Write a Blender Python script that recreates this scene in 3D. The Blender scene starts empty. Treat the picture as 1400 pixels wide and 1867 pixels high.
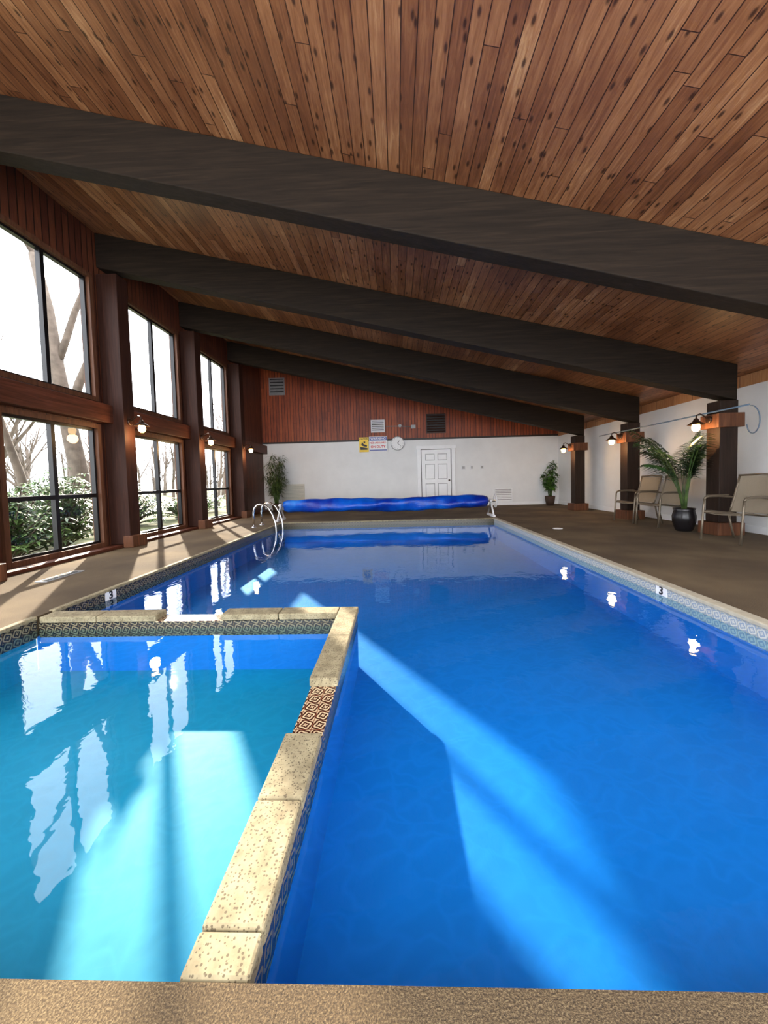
import bpy, math, random
from mathutils import Vector, Matrix
random.seed(7)
D=bpy.data; C=bpy.context
col=C.scene.collection

# ------------------------------------------------------------------ node helpers
class NT:
    def __init__(s,name):
        s.m=D.materials.new(name); s.m.use_nodes=True
        s.t=s.m.node_tree; s.n=s.t.nodes; s.l=s.t.links
        s.b=s.n['Principled BSDF']; s.out=s.n['Material Output']
    def node(s,typ,**kw):
        x=s.n.new(typ)
        for k,v in kw.items(): setattr(x,k,v)
        return x
    def put(s,v,sock):
        if isinstance(v,(int,float)): sock.default_value=v
        elif isinstance(v,(tuple,list)):
            sock.default_value=tuple(v) if len(v)==len(sock.default_value) else tuple(v)+(1,)
        else: s.l.new(v,sock)
    def math(s,op,a,b=0,c=None):
        x=s.node('ShaderNodeMath',operation=op); s.put(a,x.inputs[0]); s.put(b,x.inputs[1])
        if c is not None: s.put(c,x.inputs[2])
        return x.outputs[0]
    def mix(s,f,a,b,mode='MIX'):
        x=s.node('ShaderNodeMix',data_type='RGBA',blend_type=mode)
        s.put(f,x.inputs[0]); s.put(a,x.inputs[6]); s.put(b,x.inputs[7]); return x.outputs[2]
    def ramp(s,f,stops):
        x=s.node('ShaderNodeValToRGB'); r=x.color_ramp
        while len(r.elements)<len(stops): r.elements.new(0.5)
        for e,(p,c) in zip(r.elements,stops):
            e.position=p; e.color=tuple(c)+(1,) if len(c)==3 else c
        s.put(f,x.inputs[0]); return x.outputs[0]
    def obj(s): return s.node('ShaderNodeTexCoord').outputs['Object']
    def sep(s,v):
        x=s.node('ShaderNodeSeparateXYZ'); s.l.new(v,x.inputs[0]); return x.outputs
    def comb(s,a,b,c):
        x=s.node('ShaderNodeCombineXYZ')
        for i,v in enumerate((a,b,c)): s.put(v,x.inputs[i])
        return x.outputs[0]
    def noise(s,v,scale,detail=3,rough=.5,dist=0):
        x=s.node('ShaderNodeTexNoise'); s.l.new(v,x.inputs['Vector'])
        x.inputs['Scale'].default_value=scale; x.inputs['Detail'].default_value=detail
        x.inputs['Roughness'].default_value=rough; x.inputs['Distortion'].default_value=dist
        return x.outputs['Fac']
    def voro(s,v,scale,out='Distance',feature='F1'):
        x=s.node('ShaderNodeTexVoronoi',feature=feature); s.l.new(v,x.inputs['Vector'])
        x.inputs['Scale'].default_value=scale; return x.outputs[out]
    def bump(s,h,strength=.3,dist=.01):
        x=s.node('ShaderNodeBump'); x.inputs['Strength'].default_value=strength
        x.inputs['Distance'].default_value=dist; s.l.new(h,x.inputs['Height'])
        s.l.new(x.outputs[0],s.b.inputs['Normal']); return x.outputs[0]
    def set(s,**kw):
        for k,v in kw.items(): s.put(v,s.b.inputs[k.replace('_',' ')])
        return s

def srgb(r,g,b):
    f=lambda c:(c/255/12.92 if c/255<=.04045 else ((c/255+.055)/1.055)**2.4)
    return (f(r),f(g),f(b))

def simple(name,c,rough=.5,metal=0,var=.12,scale=8,bump=0,emit=0):
    t=NT(name); v=t.obj(); n=t.noise(v,scale,4)
    lo=tuple(x*(1-var) for x in c); hi=tuple(min(1,x*(1+var)) for x in c)
    t.set(Base_Color=t.ramp(n,[(.3,lo),(.7,hi)]),Roughness=rough,Metallic=metal)
    if bump: t.bump(t.noise(v,scale*6,3),bump,.005)
    if emit:
        t.b.inputs['Emission Color'].default_value=tuple(c)+(1,); t.b.inputs['Emission Strength'].default_value=emit
    return t.m

def plank(name,across,along,w,L,cols,groovecol,rough=.45,knots=True,bump=.4,gw=.05):
    t=NT(name); v=t.obj(); s=t.sep(v)
    A=t.math('DIVIDE',s[across],w); row=t.math('FLOOR',A); fr=t.math('FRACT',A)
    wn=t.node('ShaderNodeTexWhiteNoise',noise_dimensions='1D'); t.l.new(row,wn.inputs['W'])
    B=t.math('ADD',t.math('DIVIDE',s[along],L),t.math('MULTIPLY',wn.outputs[0],10.0))
    cell=t.math('FLOOR',B); frb=t.math('FRACT',B)
    wn2=t.node('ShaderNodeTexWhiteNoise',noise_dimensions='3D'); t.l.new(t.comb(row,cell,0.0),wn2.inputs['Vector'])
    rnd=wn2.outputs[0]
    gv=t.comb(t.math('MULTIPLY',s[across],38.0),t.math('MULTIPLY',s[along],3.2),t.math('MULTIPLY',rnd,30.0))
    g=t.noise(gv,1.0,6,.66,.8)
    g2=t.noise(v,1.3,4)
    f=t.math('ADD',t.math('ADD',t.math('MULTIPLY',rnd,.22),t.math('MULTIPLY',g,.62)),t.math('MULTIPLY',g2,.5))
    f=t.math('SUBTRACT',f,.19)
    c=t.ramp(f,[(.18,cols[0]),(.42,cols[1]),(.60,cols[2]),(.82,cols[3])])
    if knots:
        kv=t.comb(t.math('ADD',A,t.math('MULTIPLY',rnd,5.0)),t.math('MULTIPLY',s[along],3.6),t.math('MULTIPLY',row,3.3))
        vx=t.node('ShaderNodeTexVoronoi',voronoi_dimensions='2D'); t.l.new(kv,vx.inputs['Vector']); vx.inputs['Scale'].default_value=1
        k=t.ramp(vx.outputs['Distance'],[(.06,(1,1,1)),(.15,(0,0,0))])
        sc=t.sep(vx.outputs['Color']); 
        k=t.math('MULTIPLY',k,t.math('GREATER_THAN',sc[0],.35))
        c=t.mix(t.math('MULTIPLY',k,.85),c,tuple(x*.3 for x in cols[0]))
    e=t.math('MINIMUM',fr,t.math('SUBTRACT',1.0,fr))
    gm=t.math('LESS_THAN',e,gw)
    e2=t.math('LESS_THAN',t.math('MULTIPLY',frb,L),.006)
    gm=t.math('MAXIMUM',gm,e2)
    c=t.mix(gm,c,groovecol)
    t.set(Base_Color=c,Roughness=rough)
    h=t.math('SUBTRACT',t.math('MULTIPLY',g,.25),gm)
    t.bump(h,bump,.012)
    return t.m

def tile(name,a,b,size,c1,c2,c3,freq=20.0):
    t=NT(name); v=t.obj(); s=t.sep(v)
    A=t.math('SUBTRACT',t.math('FRACT',t.math('DIVIDE',s[a],size)),.5)
    Bz=t.math('SUBTRACT',t.math('FRACT',t.math('DIVIDE',s[b],size)),.5)
    r=t.math('SQRT',t.math('ADD',t.math('MULTIPLY',A,A),t.math('MULTIPLY',Bz,Bz)))
    ang=t.math('ARCTAN2',A,Bz)
    pet=t.math('MULTIPLY',t.math('SINE',t.math('MULTIPLY',ang,4.0)),.05)
    w=t.math('SINE',t.math('MULTIPLY',t.math('ADD',r,pet),freq))
    c=t.ramp(t.math('ADD',t.math('MULTIPLY',w,.5),.5),[(.25,c1),(.5,c3),(.75,c2)])
    e=t.math('MAXIMUM',t.math('ABSOLUTE',A),t.math('ABSOLUTE',Bz))
    c=t.mix(t.math('GREATER_THAN',e,.475),c,c3)
    t.set(Base_Color=c,Roughness=.25); return t.m

# ------------------------------------------------------------------ mesh builder
class MB:
    def __init__(s): s.v=[]; s.f=[]; s.mi=[]; s.sm=[]
    def quad(s,pts,mi=0,sm=False):
        b=len(s.v); s.v+= [tuple(p) for p in pts]; s.f.append(tuple(range(b,b+len(pts)))); s.mi.append(mi); s.sm.append(sm)
    def hexa(s,p,mi=0):
        b=len(s.v); s.v+=[tuple(x) for x in p]
        for f in ((0,3,2,1),(4,5,6,7),(0,1,5,4),(1,2,6,5),(2,3,7,6),(3,0,4,7)):
            s.f.append(tuple(b+i for i in f)); s.mi.append(mi); s.sm.append(False)
    def box(s,x0,x1,y0,y1,z0,z1,mi=0):
        s.hexa([(x0,y0,z0),(x1,y0,z0),(x1,y1,z0),(x0,y1,z0),(x0,y0,z1),(x1,y0,z1),(x1,y1,z1),(x0,y1,z1)],mi)
    def tube(s,pts,rads,n=8,mi=0,sm=True):
        pts=[Vector(p) for p in pts]
        if isinstance(rads,(int,float)): rads=[rads]*len(pts)
        N=None; b=len(s.v)
        for i,p in enumerate(pts):
            T=(pts[min(i+1,len(pts)-1)]-pts[max(i-1,0)]).normalized()
            if N is None:
                N=T.cross(Vector((0,0,1)));
                if N.length<.05: N=T.cross(Vector((1,0,0)))
            N=(N-T*N.dot(T)).normalized(); Bn=T.cross(N)
            for k in range(n):
                a=2*math.pi*k/n; q=p+(N*math.cos(a)+Bn*math.sin(a))*rads[i]; s.v.append(tuple(q))
        for i in range(len(pts)-1):
            for k in range(n):
                a=b+i*n+k; c=b+i*n+(k+1)%n
                s.f.append((a,c,c+n,a+n)); s.mi.append(mi); s.sm.append(sm)
        s.f.append(tuple(b+k for k in range(n))[::-1]); s.mi.append(mi); s.sm.append(False)
        e=b+(len(pts)-1)*n
        s.f.append(tuple(e+k for k in range(n))); s.mi.append(mi); s.sm.append(False)
    def lathe(s,prof,c,n=20,axis='Z',mi=0):
        b=len(s.v)
        for r,h in prof:
            for k in range(n):
                a=2*math.pi*k/n; x,y=r*math.cos(a),r*math.sin(a)
                if axis=='Z': q=(c[0]+x,c[1]+y,c[2]+h)
                elif axis=='Y': q=(c[0]+x,c[1]-h,c[2]+y)
                else: q=(c[0]+h,c[1]+x,c[2]+y)
                s.v.append(q)
        for i in range(len(prof)-1):
            for k in range(n):
                a=b+i*n+k; d=b+i*n+(k+1)%n
                s.f.append((a,d,d+n,a+n)); s.mi.append(mi); s.sm.append(True)
        s.f.append(tuple(b+k for k in range(n))[::-1]); s.mi.append(mi); s.sm.append(False)
        e=b+(len(prof)-1)*n
        s.f.append(tuple(e+k for k in range(n))); s.mi.append(mi); s.sm.append(False)
    def leaf(s,p,d,up,L,W,mi=0,droop=.15):
        p=Vector(p); d=Vector(d).normalized(); side=d.cross(Vector(up))
        if side.length<.01: side=d.cross(Vector((1,0,.3)))
        side.normalize(); u=side.cross(d)
        m=p+d*L*.45-u*.0; t=p+d*L-Vector((0,0,1))*L*droop
        l=m+side*W*.5+u*W*.12; r=m-side*W*.5+u*W*.12
        b=len(s.v); s.v+=[tuple(p),tuple(l),tuple(t),tuple(r),tuple(m)]
        for f in ((0,1,4),(1,2,4),(0,4,3),(4,2,3)):
            s.f.append(tuple(b+i for i in f)); s.mi.append(mi); s.sm.append(True)
    def build(s,name,mats,origin=(0,0,0),parent=None,bevel=0,**props):
        me=D.meshes.new(name); o=Vector(origin)
        me.from_pydata([tuple(Vector(v)-o) for v in s.v],[],s.f)
        if not isinstance(mats,(list,tuple)): mats=[mats]
        for m in mats: me.materials.append(m)
        me.polygons.foreach_set('material_index',s.mi); me.polygons.foreach_set('use_smooth',s.sm)
        me.update()
        ob=D.objects.new(name,me); col.objects.link(ob)
        if parent: ob.parent=parent
        else: ob.location=o
        if bevel:
            bm=ob.modifiers.new('Bevel','BEVEL'); bm.width=bevel; bm.segments=2; bm.limit_method='ANGLE'
        for k,v in props.items(): ob[k]=v
        return ob

def empty(name,loc,label,category,group=None,rotz=0):
    e=D.objects.new(name,None); e.empty_display_size=.1; e.location=loc; e.rotation_euler=(0,0,rotz); col.objects.link(e)
    e['label']=label; e['category']=category
    if group: e['group']=group
    return e
def copy_tree(root,loc,rotz,label=None):
    r=root.copy(); r.location=loc; r.rotation_euler=(0,0,rotz); col.objects.link(r)
    if label: r['label']=label
    def rec(src,dst):
        for ch in list(src.children):
            c=ch.copy(); c.parent=dst; c.matrix_parent_inverse=ch.matrix_parent_inverse.copy(); col.objects.link(c)
            rec(ch,c)
    rec(root,r); return r
def text_obj(name,body,size,mat,parent,loc,rot,extr=.002,align='CENTER',bold=0):
    cu=D.curves.new(name,'FONT'); cu.body=body; cu.size=size; cu.extrude=extr; cu.align_x=align; cu.align_y='CENTER'; cu.offset=bold
    tmp=D.objects.new(name+'_tmp',cu); col.objects.link(tmp)
    dg=C.evaluated_depsgraph_get(); me=D.meshes.new_from_object(tmp.evaluated_get(dg))
    D.objects.remove(tmp); me.materials.clear(); me.materials.append(mat)
    o=D.objects.new(name,me); col.objects.link(o); o.parent=parent; o.location=loc; o.rotation_euler=rot
    return o

# ------------------------------------------------------------------ materials
M_ceil=plank('ceiling_cedar',0,1,.108,3.4,[srgb(78,42,25),srgb(126,78,48),srgb(160,108,70),srgb(214,168,120)],srgb(56,30,18),.42,True,.5,.035)
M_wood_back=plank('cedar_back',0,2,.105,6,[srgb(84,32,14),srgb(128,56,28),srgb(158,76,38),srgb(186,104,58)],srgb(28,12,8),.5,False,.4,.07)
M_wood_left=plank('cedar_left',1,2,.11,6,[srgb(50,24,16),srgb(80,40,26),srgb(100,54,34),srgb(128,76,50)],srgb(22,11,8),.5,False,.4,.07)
M_strip=plank('cedar_strip',1,2,.5,3,[srgb(130,85,50),srgb(165,112,70),srgb(190,140,95),srgb(205,160,115)],srgb(60,30,20),.5,False,.2,.01)
def grainmat(name,c,rough=.5,ax=0,str_=.25):
    t=NT(name); v=t.obj(); s=t.sep(v)
    sc=[30.0,30.0,30.0]; sc[ax]=1.5
    g=t.noise(t.comb(*[t.math('MULTIPLY',s[i],sc[i]) for i in range(3)]),1,5,.6,.8)
    t.set(Base_Color=t.ramp(g,[(.3,tuple(x*.55 for x in c)),(.55,c),(.8,tuple(min(1,x*1.7) for x in c))]),Roughness=rough)
    t.b.inputs['Specular IOR Level'].default_value=.2
    t.bump(g,str_,.006); return t.m
M_beam=grainmat('beam_dark_stain',srgb(37,28,20),.75,0)
M_post=grainmat('post_dark_stain',srgb(44,31,24),.6,2)
M_postleft=grainmat('post_red_brown_stain',srgb(54,30,22),.6,2)
M_postbrown=grainmat('post_brown',srgb(98,62,42),.5,2)
M_casing=grainmat('window_casing_wood',srgb(96,62,44),.45,2)
M_rail=grainmat('rail_wood',srgb(84,46,32),.5,1)
M_black=simple('black_aluminium',srgb(22,22,25),.35,.3)
M_white=simple('white_wall_paint',(.80,.81,.81),.55,0,.03,3,.05)
M_trimwhite=simple('white_trim_paint',(.88,.89,.9),.35,0,.02)
M_grille=simple('cream_grille_paint',(.66,.64,.56),.4,0,.02)
M_darktrim_shade=simple('dark_trim_and_gap_shade',srgb(38,30,28),.5)

t=NT('deck_carpet'); v=t.obj(); n=t.noise(v,230,2,.7); n2=t.noise(v,1.2,3)
f=t.math('ADD',t.math('MULTIPLY',n,.75),t.math('MULTIPLY',n2,.35))
t.set(Base_Color=t.ramp(f,[(.35,srgb(42,32,20)),(.55,srgb(90,72,48)),(.75,srgb(142,122,88))]),Roughness=.95)
t.bump(n,.8,.01); M_carpet=t.m

t=NT('coping_stone'); v=t.obj(); n=t.noise(v,14,5,.6); vo=t.voro(v,105); n3=t.noise(v,60,2)
pit=t.math('LESS_THAN',t.math('ADD',vo,t.math('MULTIPLY',n3,.6)),.60)
c=t.ramp(n,[(.3,srgb(116,104,78)),(.7,srgb(164,152,120))]); c=t.mix(t.math('MULTIPLY',pit,.75),c,srgb(70,58,42))
t.set(Base_Color=c,Roughness=.85); t.bump(t.math('SUBTRACT',n,pit),.6,.006); M_stone=t.m
M_stonel=simple('pale_coping',srgb(180,172,152),.7,0,.12,20,.3)

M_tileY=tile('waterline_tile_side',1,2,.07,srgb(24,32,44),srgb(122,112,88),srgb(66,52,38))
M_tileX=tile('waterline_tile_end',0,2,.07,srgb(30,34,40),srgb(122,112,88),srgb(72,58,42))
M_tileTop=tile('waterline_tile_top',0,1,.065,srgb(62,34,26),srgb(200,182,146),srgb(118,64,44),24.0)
M_tileR=tile('waterline_tile_lit',1,2,.07,srgb(140,155,172),srgb(200,200,190),srgb(172,170,155))  # copy of the side tile with its lit tone put into the colour
M_pool=simple('pool_plaster_blue',(.0,.185,.60),.6,0,.05,1.5)
M_spa=simple('spa_plaster_blue',(.0,.27,.44),.6,0,.05,1.5)

def water(name,tint,scale=5,bs=.03):
    t=NT(name); t.n.remove(t.b); v=t.obj()
    n=t.noise(v,scale,3,.5,.3); bp=t.node('ShaderNodeBump'); bp.inputs['Strength'].default_value=bs; bp.inputs['Distance'].default_value=.06
    t.l.new(n,bp.inputs['Height'])
    # same reflectance from both sides of the thin surface (no total internal reflection)
    bf=t.node('ShaderNodeNewGeometry').outputs['Backfacing']
    ior=t.math('MULTIPLY_ADD',bf,1/1.34-1.34,1.34)
    fr=t.node('ShaderNodeFresnel'); t.l.new(ior,fr.inputs['IOR']); t.l.new(bp.outputs[0],fr.inputs['Normal'])
    # caustic net painted into the surface tint to dapple the sunlit floor
    s=t.sep(v); wv=t.math('MULTIPLY',t.noise(v,6,2),.25)
    vo=t.voro(t.comb(t.math('ADD',s[0],wv),t.math('MULTIPLY',t.math('ADD',s[1],wv),1.6),0.0),9,'Distance','DISTANCE_TO_EDGE')
    tc=t.ramp(vo,[(0.0,tint),(.2,tuple(x*.93 for x in tint))])
    tr=t.node('ShaderNodeBsdfTransparent'); t.l.new(tc,tr.inputs[0])
    gl=t.node('ShaderNodeBsdfGlossy'); gl.inputs['Roughness'].default_value=.012; gl.inputs['Color'].default_value=(.9,.95,1,1); t.l.new(bp.outputs[0],gl.inputs['Normal'])
    mx=t.node('ShaderNodeMixShader'); t.l.new(fr.outputs[0],mx.inputs[0]); t.l.new(tr.outputs[0],mx.inputs[1]); t.l.new(gl.outputs[0],mx.inputs[2])
    t.l.new(mx.outputs[0],t.out.inputs[0]); return t.m
M_water=water('pool_water',(.70,.94,1.0))
M_spawater=water('spa_water',(.75,.96,1.0),5,.022)
t=NT('window_glass'); t.n.remove(t.b)
tr=t.node('ShaderNodeBsdfTransparent'); gl=t.node('ShaderNodeBsdfGlossy'); gl.inputs['Roughness'].default_value=.02
mx=t.node('ShaderNodeMixShader'); mx.inputs[0].default_value=.04
t.l.new(tr.outputs[0],mx.inputs[1]); t.l.new(gl.outputs[0],mx.inputs[2]); t.l.new(mx.outputs[0],t.out.inputs[0]); M_glass=t.m
M_chrome=simple('chrome',(.8,.8,.82),.15,1,.02)
M_bulb=simple('lamp_glow',(1,.62,.22),.5,0,.0,1,0,18)
M_bronze=simple('dark_bronze',srgb(60,40,28),.4,.5)
M_cover=NT('cover_blue'); v=M_cover.obj(); n=M_cover.noise(v,2.2,4); n2=M_cover.noise(v,30,3)
M_cover.set(Base_Color=M_cover.ramp(n,[(.35,(.0,.02,.32)),(.6,(.0,.10,.6)),(.8,(.02,.24,.75))]),Roughness=.35); M_cover.bump(n2,.4,.02); M_cover=M_cover.m
M_plasticw=simple('white_plastic',(.75,.76,.78),.4,0,.03)
M_frame=simple('tan_metal_frame',srgb(120,108,92),.35,.5)
M_sling=simple('taupe_sling_fabric',srgb(138,126,108),.8,0,.12,200,.2)
M_pot=simple('black_glazed_pot',srgb(26,24,26),.25)
M_potb=simple('brown_basket_pot',srgb(60,42,30),.7,0,.2,30)
M_soil=simple('soil',srgb(40,28,20),.95)
def leafm(name,a,b,sc=6,rough=.4):
    t=NT(name); n=t.noise(t.obj(),sc,3)
    t.set(Base_Color=t.ramp(n,[(.35,a),(.65,b)]),Roughness=rough); return t.m
M_palm=leafm('palm_leaf',srgb(14,46,26),srgb(62,104,52))
M_leaf2=leafm('houseplant_leaf',srgb(25,62,28),srgb(95,140,55))
M_bam=leafm('bamboo_leaf',srgb(34,62,30),srgb(96,120,60))
M_rhodo=leafm('rhododendron_leaf',srgb(40,70,35),srgb(110,140,75),3)
M_bark=simple('grey_bark',srgb(95,84,74),.9,0,.3,6,.5)
M_grass=NT('lawn'); v=M_grass.obj(); M_grass.set(Base_Color=M_grass.ramp(M_grass.noise(v,.7,6,.65),[(.35,srgb(50,62,32)),(.5,srgb(80,84,48)),(.68,srgb(110,100,72))]),Roughness=1); M_grass=M_grass.m
M_yellow=simple('sign_yellow',srgb(245,205,30),.4,0,.02)
M_signw=simple('sign_white',(.85,.85,.85),.4,0,.02)
M_signblue=simple('sign_blue',srgb(25,60,160),.4,0,.02)
M_red=simple('sign_red',srgb(205,30,35),.4,0,.02)
M_ink=simple('black_ink',srgb(15,15,18),.5,0,.02)
M_grey=simple('grey_metal_and_recess_shade',srgb(150,150,150),.45,.3)
M_vdark=simple('brown_vent',srgb(50,28,18),.5)
M_rope=simple('blue_grey_cable',srgb(90,110,130),.5)

# ------------------------------------------------------------------ room dims
XL,XR,YB=-4.85,5.85,13.5
YN=.708; PX0,PX1,PY1=-2.92,2.44,9.26; WZ=-.105; PD=-.50
cz=lambda x:4.03-.243*x

b=MB()
b.box(-5,PX0,-1.2,13.65,-.16,0); b.box(PX1,6.0,-1.2,13.65,-.16,0)
b.box(PX0,PX1,-1.2,YN,-.16,0); b.box(PX0,PX1,PY1,13.65,-.16,0)
b.build('floor',M_carpet,kind='structure')

b=MB()
b.hexa([(-5,-.8,cz(-5)),(6,-.8,cz(6)),(6,13.65,cz(6)),(-5,13.65,cz(-5)),(-5,-.8,cz(-5)+.2),(6,-.8,cz(6)+.2),(6,13.65,cz(6)+.2),(-5,13.65,cz(-5)+.2)])
b.build('ceiling',M_ceil,kind='structure')

# left wall with openings
WIN=[(2.0,3.6),(4.35,5.95),(6.65,8.3),(9.05,10.7)]
b=MB(); top=cz(XL)
ys=[-1.2]+[y for w in WIN for y in w]+[13.5]
for i in range(0,len(ys),2): b.box(-5,XL,ys[i],ys[i+1],0,top)
for a,c in WIN:
    b.box(-5,XL,a,c,0,.05); b.box(-5,XL,a,c,2.05,2.42); b.box(-5,XL,a,c,4.45,top)
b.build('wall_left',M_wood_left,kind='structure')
# right wall
b=MB(); b.box(XR,6,-1.2,13.5,0,2.42,0); b.box(XR-.01,6,-1.2,13.5,2.42,cz(XR),1)
b.build('wall_right',[M_white,M_strip],kind='structure')
b=MB(); b.box(-5,6,YB,13.65,0,2.47,0)
b.hexa([(-5,YB,2.47),(6,YB,2.47),(6,13.65,2.47),(-5,13.65,2.47),(-5,YB,cz(-5)),(6,YB,cz(6)),(6,13.65,cz(6)),(-5,13.65,cz(-5))],1)
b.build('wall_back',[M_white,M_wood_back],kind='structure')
b=MB(); b.box(XL,XR,YB-.03,YB,2.44,2.5); b.build('trim_1',M_darktrim_shade,kind='structure')
b=MB(); b.box(XL,-4.6,-1.2,YB,0,.05); b.build('trim_2',M_rail,kind='structure',bevel=.008)
b=MB(); b.box(XL,-4.68,-1.2,YB,2.08,2.38); b.build('trim_3',M_rail,kind='structure',bevel=.008)
b=MB(); b.box(XR-.025,XR,-1.2,YB-.03,0,.12); b.build('baseboard_right',M_trimwhite,kind='structure')
b=MB(); b.box(-4.6,.88,YB-.02,YB,0,.10);b.box(2.16,XR-.03,YB-.02,YB,0,.10); b.build('baseboard_back',M_trimwhite,kind='structure')

# windows
wi=1
for a,c in WIN:
    for z0,z1,lower in ((.05,2.05,True),(2.42,4.45,False)):
        b=MB(); f=.07; x0,x1=-4.97,-4.80
        b.box(x0,x1,a,a+f,z0,z1,0); b.box(x0,x1,c-f,c,z0,z1,0)
        b.box(x0,x1,a+f,c-f,z0,z0+f,0); b.box(x0,x1,a+f,c-f,z1-f,z1,0)
        g=.035; y0,y1,w0,w1=a+f,c-f,z0+f,z1-f; xa,xb=-4.93,-4.86
        b.box(xa,xb,y0,y0+g,w0,w1,1); b.box(xa,xb,y1-g,y1,w0,w1,1); b.box(xa,xb,y0+g,y1-g,w0,w0+g,1); b.box(xa,xb,y0+g,y1-g,w1-g,w1,1)
        m=(y0+y1)/2; b.box(xa,xb,m-.03,m+.03,w0+g,w1-g,1)
        if lower:
            zm=.90; b.box(xa,xb,y0+g,m-.03,zm-.03,zm+.03,1); b.box(xa,xb,m+.03,y1-g,zm-.03,zm+.03,1)
        w=b.build('window_%d'%wi,[M_casing,M_black],origin=(-4.9,m,z0),kind='structure')
        b=MB(); b.quad([(-4.9,y0,w0),(-4.9,y1,w0),(-4.9,y1,w1),(-4.9,y0,w1)])
        b.build('glass_pane',M_glass,origin=(-4.9,m,z0),parent=w)
        wi+=1

# beams and posts
BY=[3.83,6.2,8.55,10.95]
for y in BY:
    b=MB(); h=.56; w=.11; xa,xb=-4.84,5.44; g=.004
    b.hexa([(xa,y-w,cz(xa)-h),(xb,y-w,cz(xb)-h),(xb,y+w,cz(xb)-h),(xa,y+w,cz(xa)-h),(xa,y-w,cz(xa)-g),(xb,y-w,cz(xb)-g),(xb,y+w,cz(xb)-g),(xa,y+w,cz(xa)-g)])
    b.build('roof_beam',M_beam,origin=(0,y,cz(0)),bevel=.012,label='dark-stained heavy timber beam running down the sloped cedar ceiling',category='beam',group='sloping roof beams')
for y in BY:
    zt=cz(5.3)-.56-.035
    e=empty('support_post',(5.3,y,0),'dark square timber post with brown plinth beside the white wall','post','posts along the white wall')
    b=MB(); b.box(5.16,5.44,y-.13,y+.13,.2,zt); b.build('shaft',M_post,(5.3,y,0),e,.01)
    b=MB(); b.box(5.09,5.51,y-.2,y+.2,0,.2); b.build('plinth',M_postbrown,(5.3,y,0),e,.01)
    b=MB(); 
    b.box(5.1,5.5,y-.18,y-.13,1.72,1.94);b.box(5.1,5.5,y+.13,y+.18,1.72,1.94);b.box(5.1,5.16,y-.13,y+.13,1.72,1.94);b.box(5.44,5.5,y-.13,y+.13,1.72,1.94)
    b.build('collar',M_postbrown,(5.3,y,0),e,.006,label='lighter brown wooden collar')
for y in BY:
    e=empty('wall_post',(-4.71,y,0),'dark brown timber post between tall windows','post','posts between the windows')
    b=MB(); b.box(-4.845,-4.5,y-.13,y+.13,.05,cz(-4.5)-.60)
    b.build('shaft',M_postleft,(-4.71,y,0),e,.01)
    b=MB(); b.box(-4.59,-4.42,y-.18,y+.18,0,.2); b.build('plinth',M_postbrown,(-4.71,y,0),e,.01)

# sconces  (local: mounted at x=0, projecting to -x)
def sconce(loc,rot):
    e=empty('wall_sconce',loc,'bronze barn-style wall lamp with warm glowing jar on a timber post','wall lamp','barn-style sconces',rot)
    b=MB(); b.lathe([(.06,0),(.06,-.02),(.045,-.03)],(0,0,0),16,'X'); b.build('backplate',M_bronze,parent=e)
    b=MB(); b.tube([(-.02,0,0),(-.08,0,.06),(-.15,0,.10),(-.2,0,.08),(-.21,0,.03)],.011,8); b.build('arm',M_bronze,parent=e)
    b=MB(); b.lathe([(.02,.05),(.035,.03),(.045,0),(.07,-.015),(.115,-.05),(.118,-.055),(.11,-.05),(.06,-.02),(.03,-.01)],(-.21,0,-.02),20); b.build('lamp_shade',M_bronze,parent=e)
    b=MB(); b.lathe([(.035,0),(.052,-.02),(.058,-.06),(.05,-.1),(.025,-.125)],(-.21,0,-.055),16); b.build('bulb',M_bulb,parent=e,label='glowing warm glass jar')
    L=D.lights.new('bulb_light','POINT'); L.energy=20; L.color=(1,.6,.28); L.shadow_soft_size=.08
    o=D.objects.new('bulb_light',L); col.objects.link(o); o.parent=e; o.location=(-.21,0,-.25)
    return e
s0=sconce((5.1,BY[1],1.86),0)
for y in BY[2:]: copy_tree(s0,(5.1,y,1.86),0)
for y in BY[1:]: copy_tree(s0,(-4.5,y,2.12),math.pi)

# ------------------------------------------------------------------ pool
pool=empty('swimming_pool',(0,5,WZ),'large indoor swimming pool with clear blue water and tiled waterline','swimming pool')
DX0,DX1=-.48,-.33; DY0,DY1=2.83,2.98; po=(0,5,WZ)
b=MB(); zt=-.155; T=.15
b.box(DX1-.03,PX1+T,YN-T,PY1+T,PD-.1,PD); b.box(PX0-T,DX1-.03,DY1-.03,PY1+T,PD-.1,PD)
b.box(PX1+.0,PX1+T,YN-T,PY1+T,PD,zt); b.box(PX0-T,PX0,DY1,PY1+T,PD,zt); b.box(PX0,PX1,PY1,PY1+T,PD,zt); b.box(DX1,PX1,YN-T,YN,PD,zt)
b.build('basin',M_pool,po,pool)
b=MB()
b.quad([(DX1,YN,WZ),(PX1,YN,WZ),(PX1,DY1,WZ),(DX1,DY1,WZ)]); b.quad([(PX0,DY1,WZ),(PX1,DY1,WZ),(PX1,PY1,WZ),(PX0,PY1,WZ)])
b.build('water',M_water,po,pool)
b=MB(); b.box(PX1-.012,PX1,YN,PY1,-.17,-.02,0); b.build('waterline_tile',M_tileR,po,pool,label='patterned waterline tile painted in a lit tone')
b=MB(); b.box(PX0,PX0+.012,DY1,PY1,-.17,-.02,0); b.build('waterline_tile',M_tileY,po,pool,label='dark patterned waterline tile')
b=MB(); b.box(PX0+.012,PX1-.012,PY1-.012,PY1,-.17,-.02,0); b.build('waterline_tile',M_tileX,po,pool)
b=MB(); b.box(PX1-.03,PX1+.07,YN,PY1+.05,-.025,.012); b.build('coping',M_stonel,po,pool,.01,label='pale stone coping strip')
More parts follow.
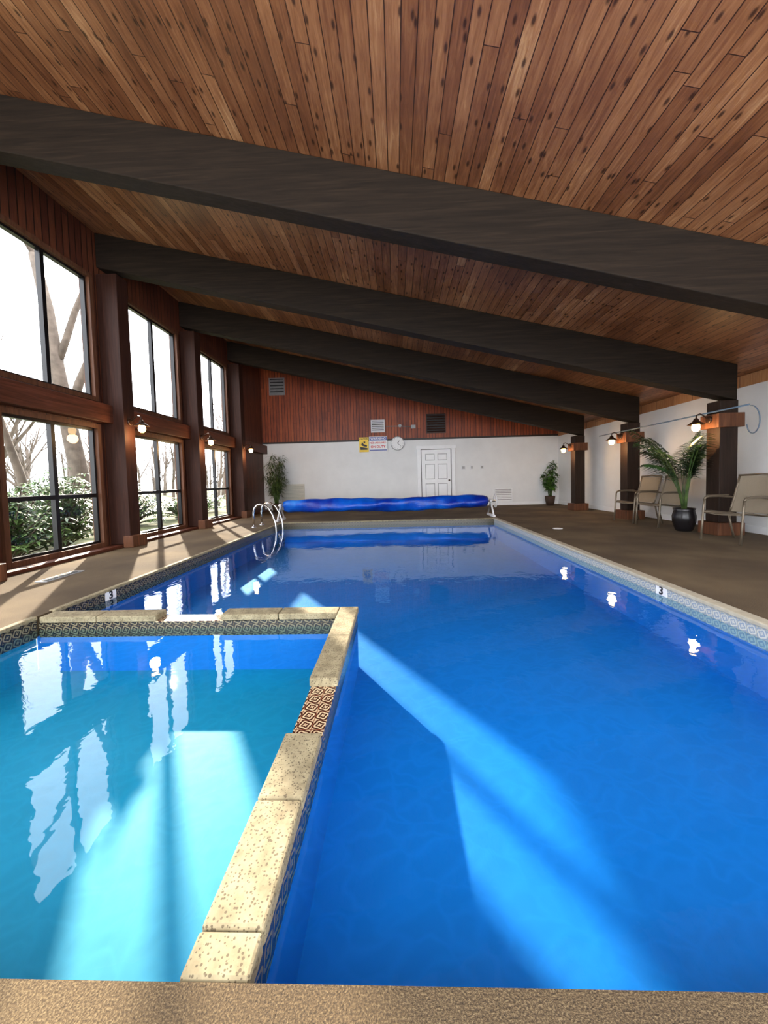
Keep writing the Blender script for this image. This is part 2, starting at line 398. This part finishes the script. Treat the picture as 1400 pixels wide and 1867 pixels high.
b=MB(); b.box(PX0-.03,PX0+.025,DY1,PY1+.05,-.02,.008);b.box(PX0+.03,PX1-.03,PY1-.03,PY1+.05,-.02,.01); b.build('coping',M_stone,po,pool,.006)
def marker(x,y,sgn):
    b=MB()
    b.box(min(x,x+sgn*.004),max(x,x+sgn*.004),y-.07,y+.07,-.104,-.022)
    m=b.build('depth_marker',M_signw,po,pool)
    rot=(math.pi/2,0,math.pi/2) if sgn>0 else (math.pi/2,0,-math.pi/2)
    text_obj('numeral','3',.105,M_ink,m,(x+sgn*.006,y-po[1],-.063-po[2]),rot,.002,'CENTER',.003)
marker(PX0+.012,3.6,1); marker(PX1-.012,3.45,-1)

wp=empty('wading_pool',(-1.7,1.8,WZ),'small shallow pool section with lighter turquoise water','pool'); wo=(-1.7,1.8,WZ)
SD=-.45
b=MB(); b.box(PX0-T,DX0+.03,YN-T,DY0+.03,SD-.14,SD)
b.box(PX0-T,PX0,YN-T,DY0,SD,zt); b.box(PX0,DX0,YN-T,YN,SD,zt)
b.build('basin',M_spa,wo,wp)
b=MB(); b.quad([(PX0,YN,WZ),(DX0,YN,WZ),(DX0,DY0,WZ),(PX0,DY0,WZ)]); b.build('water',M_spawater,wo,wp)
b=MB(); b.box(PX0,PX0+.012,YN,DY0,-.17,-.02,0); b.build('waterline_tile',M_tileY,wo,wp)
b=MB(); b.box(PX0-.03,PX0+.025,YN,DY0,-.02,.008); b.build('coping',M_stone,wo,wp,.006)

dv=empty('divider_wall',(DX1,DY1,PD),'low tiled divider wall topped with pitted stone coping between the pools','pool divider'); do=(DX1,DY1,PD)
b=MB(); b.box(DX0+.012,DX1-.012,YN,DY1-.012,PD-.1,-.16,0); b.box(PX0,DX0+.012,DY0+.012,DY1-.012,PD-.1,-.16,0); b.build('wall_core',M_pool,do,dv)
b=MB(); b.box(DX0+.01,DX1-.01,YN,DY1-.01,-.17,-.055,0); b.build('tile_band',M_tileY,do,dv)
b=MB(); b.box(PX0+.02,DX0+.01,DY0+.01,DY1-.01,-.17,-.055,0); b.build('tile_band',M_tileX,do,dv)
b=MB(); b.box(DX0+.008,DX1-.008,1.45,1.9,-.056,-.048);b.box(-1.95,-1.39,DY0+.008,DY1-.008,-.056,-.048); b.build('notch_tile',M_tileTop,do,dv,label='patterned tile in the overflow notch')
g=.003
for y0,y1 in ((.709,.80),(.80,1.15),(1.15,1.47),(1.88,2.42),(2.42,2.98)):
    b=MB(); b.box(DX0,DX1,y0+g,y1-g,-.05,.0); b.build('coping_stone',M_stone,do,dv,.008)
for x0,x1 in ((-.95,-.48),(-1.41,-.95),(-2.42,-1.93),(-2.89,-2.42)):
    b=MB(); b.box(x0+g,x1-g,DY0,DY1,-.05,.0); b.build('coping_stone',M_stone,do,dv,.008)

# ladder rails
lo=(-3.0,8.6,0)
ld=empty('pool_ladder',lo,'chrome pool ladder handrails at the pool edge','pool ladder')
for dy in (-.25,.25):
    y=8.6+dy; b=MB(); pts=[(-3.28,y,0),(-3.28,y,.3),(-3.25,y,.45),(-3.17,y,.53),(-3.05,y,.54),(-2.93,y,.46),(-2.84,y,.3),(-2.78,y,.1),(-2.76,y,-.2),(-2.76,y,-.47)]
    b.tube(pts,.024,10); b.lathe([(.05,0),(.05,.015),(.03,.03)],(-3.28,y,0),16); b.build('handrail',M_chrome,lo,ld)
for z in (-.25,-.42):
    b=MB(); b.box(-2.82,-2.72,8.38,8.82,z,z+.03); b.build('rung',M_chrome,lo,ld,.005)

# cover reel
rl=empty('pool_cover_reel',(-.25,9.85,0),'rolled blue solar pool cover on a white reel stand','pool cover reel'); ro=(-.25,9.85,0)
b=MB(); n=60; m=26
for i in range(n+1):
    x=-3.0+5.4*i/n; sag=-.03*math.sin(math.pi*i/n); taper=1.0-.12*abs(2*i/n-1)**4
    for k in range(m):
        a=2*math.pi*k/m; r=.195*taper+.018*math.sin(a*3+x*2.1)+.012*math.sin(x*9+a*2)+random.uniform(-.005,.005)
        if i in(0,n): r*=.85
        b.v.append((x,9.85+r*math.cos(a)*1.1,.40+sag+r*math.sin(a)*.9))
for i in range(n):
    for k in range(m):
        q=i*m+k; w=i*m+(k+1)%m; b.f.append((q,w,w+m,q+m)); b.mi.append(0); b.sm.append(True)
b.f.append(tuple(range(m))); b.mi.append(0); b.sm.append(False); b.f.append(tuple(n*m+k for k in range(m))); b.mi.append(0); b.sm.append(False)
b.build('rolled_cover',M_cover,ro,rl)
b=MB(); b.tube([(-3.18,9.85,.40),(2.62,9.85,.40)],.03,12); b.build('axle',M_chrome,ro,rl)
for x in (-3.12,2.5):
    b=MB(); b.tube([(x,9.55,.03),(x,9.85,.39),(x,10.15,.03)],.022,8); b.box(x-.03,x+.03,9.5,10.2,0,.05); b.lathe([(.05,-.03),(.05,.03)],(x,9.85,.40),14,'X'); b.build('stand',M_plasticw,ro,rl)
b=MB(); pts=[(2.62,9.85+.17*math.cos(a),.40+.17*math.sin(a)) for a in [2*math.pi*k/24 for k in range(25)]]
b.tube(pts,.013,6)
for a in (0,1.57,3.14,4.71): b.tube([(2.62,9.85,.40),(2.62,9.85+.17*math.cos(a),.40+.17*math.sin(a))],.009,6)
b.build('hand_wheel',M_plasticw,ro,rl)

# ------------------------------------------------------------------ back wall things
b=MB(); Y=YB-.05
b.box(.80,.93,Y,YB,0,2.09); b.box(2.03,2.16,Y,YB,0,2.09); b.box(.76,2.20,Y-.015,YB,2.09,2.22)
b.box(.93,2.03,YB-.008,YB,0,2.09,1)  # dark sheet painting the shaded gap between frame and leaf
w=b.build('door_1',[M_trimwhite,M_darktrim_shade],origin=(1.48,YB,0),kind='structure',bevel=.004)
b=MB(); x0,x1=.955,2.005; ya,yb=YB-.035,YB-.012; st=.13; mid=(x0+x1)/2
b.box(x0,x0+st,ya,yb,.01,2.07); b.box(x1-st,x1,ya,yb,.01,2.07); b.box(mid-.055,mid+.055,ya,yb,.01,2.07)
rails=((.01,.2),(.85,1.0),(1.55,1.68),(1.92,2.07))
for pa,pb in ((x0+st,mid-.055),(mid+.055,x1-st)):
    for ra,rb in rails: b.box(pa,pb,ya,yb,ra,rb)
    for pz0,pz1 in ((.2,.85),(1.0,1.55),(1.68,1.92)):
        b.box(pa,pb,yb-.004,yb,pz0,pz1,1); k=.022  # grey backing paints shade lines into the panel recesses
        b.box(pa+k,pb-k,ya+.004,yb-.004,pz0+k,pz1-k)
b.build('door_leaf',[M_trimwhite,M_grey],(1.48,YB,0),w)
b=MB(); b.lathe([(.015,0),(.015,.04),(.032,.05),(.032,.075),(.015,.09)],(1.93,YB-.035,.95),14,'Y'); b.build('knob',M_bronze,(1.48,YB,0),w,label='dark round door knob')

def panel_sign(name,x0,x1,z0,z1,mat,label):
    e=empty(name,((x0+x1)/2,YB,z0),label,'sign')
    b=MB(); b.box(x0,x1,YB-.045,YB-.031,z0,z1); b.build('sign_board',mat,e.location,e,.003); return e
R=(math.pi/2,0,0)
e=panel_sign('warning_sign',-.93,-.27,2.07,2.60,M_signw,'white sign reading WARNING NO LIFEGUARD ON DUTY in red and blue')
b=MB(); b.box(-.91,-.29,YB-.048,YB-.0455,2.455,2.58); b.build('header_band',M_signblue,e.location,e)
text_obj('lettering','WARNING',.115,M_signw,e,(0,-.05,.447),R,.002,'CENTER',.002)
text_obj('lettering','NO',.095,M_red,e,(-.235,-.048,.30),R,.002,'CENTER',.003)
text_obj('lettering','LIFEGUARD',.08,M_red,e,(.075,-.048,.30),R,.002,'CENTER',.002)
text_obj('lettering','ON',.12,M_red,e,(-.18,-.048,.155),R,.002,'CENTER',.004)
text_obj('lettering','DUTY',.12,M_red,e,(.10,-.048,.155),R,.002,'CENTER',.004)
b=MB(); b.box(-.91,-.29,YB-.048,YB-.0455,2.09,2.125); b.build('footer_band',M_signblue,e.location,e)
e=panel_sign('caution_sign',-1.29,-.95,2.05,2.58,M_yellow,'yellow caution sign with black pictogram')
text_obj('lettering','CAUTION',.068,M_ink,e,(0,-.048,.47),R,.002,'CENTER',.001)
b=MB(); y=YB-.048
b.quad([(-1.25,y,2.13),(-.99,y,2.13),(-.99,y,2.19),(-1.25,y,2.24)]); b.quad([(-1.14,y,2.26),(-1.02,y,2.23),(-1.0,y,2.28),(-1.13,y,2.34)]); b.quad([(-1.22,y,2.3),(-1.14,y,2.26),(-1.13,y,2.34),(-1.18,y,2.42)]); b.quad([(-1.13,y,2.37),(-1.07,y,2.37),(-1.07,y,2.43),(-1.13,y,2.43)])
b.build('pictogram',M_ink,e.location,e)
ck=empty('wall_clock',(.1,YB,2.33),'round white wall clock with silver rim','clock')
b=MB(); b.lathe([(.25,.03),(.25,.055),(.235,.07),(.225,.06)],(.1,YB-.001,2.33),36,'Y'); b.build('rim',M_grey,ck.location,ck)
b=MB(); b.lathe([(.228,.055),(.228,.062)],(.1,YB-.001,2.33),36,'Y'); b.build('dial',M_signw,ck.location,ck)
Yc=YB-.075
for nm,ang,L,wd in (('hour_hand',.6,.12,.014),('minute_hand',2.3,.17,.009)):
    b=MB(); dx,dz=math.sin(ang),math.cos(ang); b.quad([(.1-dz*wd,Yc,2.33+dx*wd),(.1+dz*wd,Yc,2.33-dx*wd),(.1+dx*L+dz*wd*.4,Yc,2.33+dz*L-dx*wd*.4),(.1+dx*L-dz*wd*.4,Yc,2.33+dz*L+dx*wd*.4)])
    b.build(nm,M_ink,ck.location,ck)
for k in range(12):
    b=MB(); a=k*math.pi/6; b.box(.1+.195*math.sin(a)-.006,.1+.195*math.sin(a)+.006,Yc,Yc+.002,2.33+.195*math.cos(a)-.012,2.33+.195*math.cos(a)+.012)
    b.build('hour_mark',M_ink,ck.location,ck)
def louver(name,x0,x1,z0,z1,mat,n,label,gap=.5,matb=None):
    e=empty(name,((x0+x1)/2,YB,z0),label,'vent')
    b=MB(); f=.03
    b.box(x0,x1,YB-.04,YB-.002,z0,z0+f);b.box(x0,x1,YB-.04,YB-.002,z1-f,z1);b.box(x0,x0+f,YB-.04,YB-.002,z0+f,z1-f);b.box(x1-f,x1,YB-.04,YB-.002,z0+f,z1-f)
    b.build('frame',mat,e.location,e)
    b=MB(); h=(z1-z0-2*f)/n
    b.box(x0+f,x1-f,YB-.01,YB-.002,z0+f,z1-f,1)
    for i in range(n):
        z=z0+f+h*i; b.hexa([(x0+f,YB-.038,z),(x1-f,YB-.038,z),(x1-f,YB-.03,z),(x0+f,YB-.03,z),(x0+f,YB-.02,z+h*gap+.01),(x1-f,YB-.02,z+h*gap+.01),(x1-f,YB-.011,z+h*gap+.01),(x0+f,YB-.011,z+h*gap+.01)],0)
    b.build('slats',[mat,matb or M_ink],e.location,e)
louver('louver_vent',-4.52,-3.95,4.2,4.82,M_grey,5,'silver slatted exhaust louver on dark cedar boards',.6)
louver('louver_vent',-.85,-.35,2.75,3.2,M_plasticw,6,'small pale framed louver vent on cedar boards')
louver('louver_vent',1.15,1.85,2.66,3.35,M_vdark,7,'dark brown louver vent on cedar boards')
louver('air_return_grille',-4.2,-3.35,.3,.95,M_grille,12,'cream slatted air return grille on white wall',.7,M_darktrim_shade)
louver('air_return_grille',3.55,4.2,.12,.6,M_trimwhite,7,'small white slatted air grille low on white wall',.6,M_darktrim_shade)
for x,s in ((2.46,.11),(2.76,.07),(3.13,.09)):
    b=MB(); b.box(x-s*.7,x+s*.7,YB-.02,YB-.002,1.32,1.46,0); b.box(x-s*.4,x+s*.4,YB-.026,YB-.02,1.345,1.435,1)
    b.build('wall_switch',[M_plasticw,M_grey],origin=(x,YB,1.39),label='small switch plate on white wall',category='switch',group='switches by the door')
b=MB(); b.tube([(-.3,YB-.03,2.95),(.2,YB-.03,2.95),(.72,YB-.03,2.9)],.014,8); b.box(.6,.76,YB-.08,YB-.002,2.85,2.97); b.lathe([(.03,0),(.06,.08)],(.2,YB-.03,2.95),10,'Y')
b.build('conduit_box',M_grey,origin=(.2,YB,2.95),label='grey conduit with small junction box on cedar boards',category='conduit')

# right side pole + cable
b=MB(); b.tube([(5.08,5.5,1.97),(5.07,7.4,1.965),(5.08,9.4,1.97)],.012,8)
b.build('skimmer_pole',M_rope,origin=(5.08,7.5,1.97),label='long thin pole hung along the post brackets',category='pole')
b=MB(); pts=[]
for k in range(22):
    a=k/21*4.4; pts.append((5.14+.01*k/21,5.55-.12*math.sin(a)*1.0-.05*k/21,1.96-.20*(1-math.cos(a))))
b.tube(pts,.008,6); b.build('hanging_cable',M_rope,origin=(5.12,5.5,1.9),label='thin blue-grey cable looping down from a post',category='cable')

# ------------------------------------------------------------------ chairs (local, facing -X)
ch=empty('patio_chair',(4.95,5.5,0),'taupe sling patio chair with tan metal frame beside the white wall','chair','sling patio chairs')
for sy in (-.28,.28):
    b=MB(); b.tube([(-.30,sy,0),(-.28,sy,.25),(-.26,sy,.5),(-.25,sy,.6)],.015,8); b.build('leg',M_frame,parent=ch)
    b=MB(); b.tube([(.27,sy,0),(.21,sy,.2),(.17,sy,.40)],.015,8); b.build('leg',M_frame,parent=ch)
    b=MB(); b.tube([(-.25,sy,.6),(-.23,sy,.635),(-.18,sy,.65),(.0,sy,.65),(.2,sy,.63),(.25,sy,.62)],.016,8); b.box(-.2,.15,sy-.025,sy+.025,.655,.672); b.build('armrest',M_frame,parent=ch)
def sling(b,path,y0,y1,mi):
    for i in range(len(path)-1):
        (xa,za),(xb,zb)=path[i],path[i+1]
        for j in range(6):
            ya=y0+(y1-y0)*j/6; yb=y0+(y1-y0)*(j+1)/6
            d=lambda y:-.02*(1-((y-(y0+y1)/2)/((y1-y0)/2))**2)
            b.quad([(xa,ya,za+d(ya)),(xa,yb,za+d(yb)),(xb,yb,zb+d(yb)),(xb,ya,zb+d(ya))],mi,True)
b=MB(); p=[(-.27,.41),(-.24,.435),(-.15,.43),(0,.41),(.12,.395),(.17,.405)]
for sy in (-.26,.26): b.tube([(x,sy,z) for x,z in p],.012,8,0)
b.tube([(-.26,-.28,.41),(-.26,.28,.41)],.01,8,0); b.tube([(.17,-.28,.38),(.17,.28,.38)],.01,8,0); sling(b,p,-.25,.25,1)
b.build('seat',[M_frame,M_sling],parent=ch)
b=MB(); p=[(.17,.41),(.2,.5),(.25,.65),(.30,.82),(.33,.95)]
for sy in (-.26,.26): b.tube([(x,sy,z) for x,z in p],.015,8,0)
b.tube([(.33,-.27,.955),(.34,0,.97),(.33,.27,.955)],.014,8,0)
for i in range(len(p)-1):
    (xa,za),(xb,zb)=p[i],p[i+1]
    for j in range(6):
        ya=-.25+.5*j/6; yb=-.25+.5*(j+1)/6; d=lambda y:.025*(1-(y/.25)**2)
        b.quad([(xa+d(ya),ya,za),(xa+d(yb),yb,za),(xb+d(yb),yb,zb),(xb+d(ya),ya,zb)],1,True)
b.build('backrest',[M_frame,M_sling],parent=ch)
ch.rotation_euler=(0,0,.15)
copy_tree(ch,(5.12,7.3,0),.1); copy_tree(ch,(5.1,8.0,0),.1)

# ------------------------------------------------------------------ plants
def frond(b,base,az,L,rise,droop,lw,nl,leafL,mi=0,stem=1,wd=.03):
    pts=[]; d=Vector((math.cos(az),math.sin(az),0)); N=12
    for i in range(N+1):
        q=i/N; pts.append(Vector(base)+d*L*(q**1.4)*.85+Vector((0,0,rise*q*1.6-droop*q*q*1.3)))
    b.tube(pts,[.010*(1-.75*i/N) for i in range(N+1)],5,stem)
    for k in range(nl):
        q=.36+.64*k/nl; i=min(N-1,int(q*N)); f=q*N-i; p=pts[i].lerp(pts[i+1],f); T=(pts[i+1]-pts[i]).normalized()
        s=T.cross(Vector((0,0,1))).normalized(); ll=leafL*(math.sin(math.pi*(.15+.8*(q-.2)/.8))**.7)
        for sg in (-1,1):
            b.leaf(p,s*sg*.9+T*.55+Vector((0,0,-.25+random.uniform(-.12,.12))),(0,0,1),ll*random.uniform(.85,1.1),wd,mi,.25)
pl=empty('potted_palm',(5.02,6.6,0),'tall arching palm in a black pot beside a timber post','potted plant'); o=pl.location[:]
b=MB(); b.lathe([(.11,0),(.13,.03),(.17,.16),(.175,.26),(.15,.36),(.165,.4),(.15,.4),(.14,.37)],o,24); b.build('pot',M_pot,o,pl)
b=MB(); b.lathe([(.138,.36),(.138,.375)],o,20); b.build('soil',M_soil,o,pl)
b=MB()
random.seed(3)
for i in range(20):
    az=i*2.39996+random.uniform(-.2,.2); base=(o[0]+.03*math.cos(az),o[1]+.03*math.sin(az),.37)
    ox=.3 if math.cos(az)>0.0 else 1.0
    frond(b,base,az,random.uniform(.65,.95)*ox,random.uniform(1.05,1.3),random.uniform(.4,.75),0,26,.28,0,1,.046)
b.build('fronds',[M_palm,M_bam],o,pl)

def bushy(name,loc,pot_h,H,spread,n,lm,label,potm,leafL,leafW,narrow=False):
    e=empty(name,loc,label,'potted plant'); o=Vector(loc)
    b=MB(); b.lathe([(.12,0),(.15,pot_h*.5),(.17,pot_h),(.155,pot_h),(.14,pot_h-.03)],o,20); b.build('pot',potm,o,e)
    b=MB(); b.lathe([(.14,pot_h-.045),(.14,pot_h-.03)],o,16); b.build('soil',M_soil,o,e)
    b=MB()
    for i in range(n):
        az=random.uniform(0,6.28); r=random.uniform(.1,1)*spread; h=random.uniform(.45,1)*H
        p0=o+Vector((.05*math.cos(az),.05*math.sin(az),pot_h-.03)); p2=o+Vector((r*math.cos(az),r*math.sin(az),h))
        p1=(p0+p2)/2-Vector((math.cos(az),math.sin(az),0))*r*.2+Vector((0,0,.1))
        pts=[(p0*(1-q)**2+p1*2*q*(1-q)+p2*q*q) for q in [k/7 for k in range(8)]]
        b.tube(pts,[.008*(1-.6*k/7) for k in range(8)],5,1)
        for k in range(26):
            q=random.uniform(.25,1); p=p0*(1-q)**2+p1*2*q*(1-q)+p2*q*q
            a=random.uniform(0,6.28); b.leaf(p,(math.cos(a),math.sin(a),random.uniform(-.5,.5)),(0,0,1),leafL*random.uniform(.7,1.2),leafW,0,.3)
    b.build('foliage',[lm,M_bam],o,e)
bushy('potted_bamboo_palm',(-4.15,12.7,0),.3,2.15,.46,34,M_bam,'tall feathery green bamboo palm in the wall corner',M_potb,.26,.04)
bushy('potted_ficus',(5.3,12.9,0),.32,1.55,.34,20,M_leaf2,'leafy green houseplant in a dark basket pot in the corner',M_potb,.16,.09)

# deck fittings
x,y=3.1,7.2
b=MB(); b.lathe([(.09,0),(.09,.006),(.07,.01)],(x,y,0),20); b.build('deck_drain_cap',M_plasticw,origin=(x,y,0),label='small round white cap set in brown carpet',category='drain cap')
b=MB(); b.box(-4.0,-3.86,3.9,4.4,0,.008,0)
for i in range(12): b.box(-3.985,-3.875,3.93+i*.037,3.945+i*.037,.008,.012,1)
b.build('floor_register',[M_grey,M_ink],origin=(-3.93,4.15,0),label='grey slotted floor register in the deck carpet',category='floor vent')

# ------------------------------------------------------------------ outside
b=MB(); b.box(-90,-5.0,-40,110,-.4,-.16); b.build('lawn',M_grass,label='rough winter lawn outside the windows',category='lawn',kind='stuff')
def tree(b,p,d,L,r,depth,kids=3,n=7,spread=.75):
    pts=[Vector(p)]; dd=Vector(d).normalized(); seg=5
    for i in range(seg):
        dd=(dd+Vector((random.uniform(-.12,.12),random.uniform(-.12,.12),random.uniform(-.02,.08)))).normalized(); pts.append(pts[-1]+dd*L/seg)
    b.tube(pts,[r*(1-.55*i/seg) for i in range(seg+1)],n,0)
    if depth==0: return
    for k in range(kids+ (1 if depth>1 else 0)):
        i=random.randint(2 if depth>2 else 1,seg); a=random.uniform(0,6.28)
        nd=(dd*.9+Vector((math.cos(a),math.sin(a),random.uniform(.0,.5)))*spread).normalized()
        tree(b,pts[i],nd,L*random.uniform(.5,.72),r*(1-.55*i/seg)*.6,depth-1,kids,max(4,n-1),spread)
random.seed(12)
for x,y,r,L,sp,dp in ((-8.7,9.9,.25,7.5,.5,4),(-8.4,8.25,.11,3.6,.7,4),(-14.5,13.0,.16,5,.6,3),(-9.3,15.15,.07,3.2,.35,3),(-9.4,19.2,.09,3.5,.35,3),(-14,29.5,.16,5,.5,3)):
    b=MB(); tree(b,(x,y,-.158),(0,0,1),L,r,dp,3,9,sp)
    b.build('bare_tree',M_bark,origin=(x,y,-.16),label='leafless grey-barked tree standing on the lawn',category='tree',group='bare trees outside')
b=MB()
for i in range(70):
    X=random.uniform(-26,-40); Yy=-X*random.uniform(.85,2.6)
    tree(b,(X,Yy,-.158),(0,0,1),random.uniform(4,6),random.uniform(.1,.2),2,3,5)
b.build('distant_woods',M_bark,label='distant band of bare winter trees',category='woods',kind='stuff')
for x,y,H,W,n in ((-6.1,5.6,1.25,.7,90),(-6.6,7.05,1.5,.8,110),(-8.0,8.6,1.7,.9,110),(-7.9,10.8,1.3,.9,90),(-7.6,12.8,.9,.9,70),(-8.2,15.5,1.0,1.0,70),(-10.5,11.5,1.6,1.2,90)):
    b=MB(); o=Vector((x,y,-.158))
    for i in range(n):
        a=random.uniform(0,6.28); r=random.uniform(.1,1)*W; h=H*random.uniform(.2,1)*(1-.3*(r/W)**2)
        tip=o+Vector((r*math.cos(a),r*math.sin(a),h)); mid=o+Vector((r*.35*math.cos(a),r*.35*math.sin(a),h*.55))
        b.tube([o,mid,tip],[.018,.012,.006],5,1)
        for j in range(3):
            c=mid.lerp(tip,1-.28*j)
            for k in range(9):
                t=k*.7+random.uniform(-.2,.2); b.leaf(c,(math.cos(t),math.sin(t),random.uniform(-.35,.3)),(0,0,1),random.uniform(.13,.2),.05,0,.2)
    b.build('rhododendron_bush',[M_rhodo,M_bark],origin=o,label='green rhododendron bush growing outside the windows',category='bush',group='bushes outside the windows')

# ------------------------------------------------------------------ light
w=D.worlds.new('sky'); C.scene.world=w; w.use_nodes=True
bg=w.node_tree.nodes['Background']; bg.inputs[0].default_value=(.92,.95,1,1); bg.inputs[1].default_value=7.0
az=math.radians(33); el=math.radians(25)
d=Vector((math.sin(az)*math.cos(el),-math.cos(az)*math.cos(el),-math.sin(el)))
L=D.lights.new('sun','SUN'); L.energy=17; L.angle=.014; L.color=(1,.88,.70)
o=D.objects.new('sun',L); col.objects.link(o); o.rotation_euler=d.to_track_quat('-Z','Y').to_euler(); o.location=(-12,20,9)

# ------------------------------------------------------------------ camera
cam=D.cameras.new('camera'); co=D.objects.new('camera',cam); col.objects.link(co); C.scene.camera=co
a,p,r=math.radians(1.87),math.radians(2.5),math.radians(1.5)
F=Vector((-math.sin(a)*math.cos(p),math.cos(a)*math.cos(p),-math.sin(p)))
Rv=Vector((math.cos(a),math.sin(a),0)); U=Rv.cross(F)
U2=U*math.cos(r)+Rv*math.sin(r); R2=Rv*math.cos(r)-U*math.sin(r)
m=Matrix((R2,U2,-F)).transposed().to_4x4(); m.translation=(0,0,1.03); co.matrix_world=m
cam.sensor_fit='VERTICAL'; cam.sensor_height=36; cam.lens=674*36/1867; cam.shift_y=-29.5/1867
cam.clip_start=.02; cam.clip_end=300
C.scene.view_settings.view_transform='Standard'
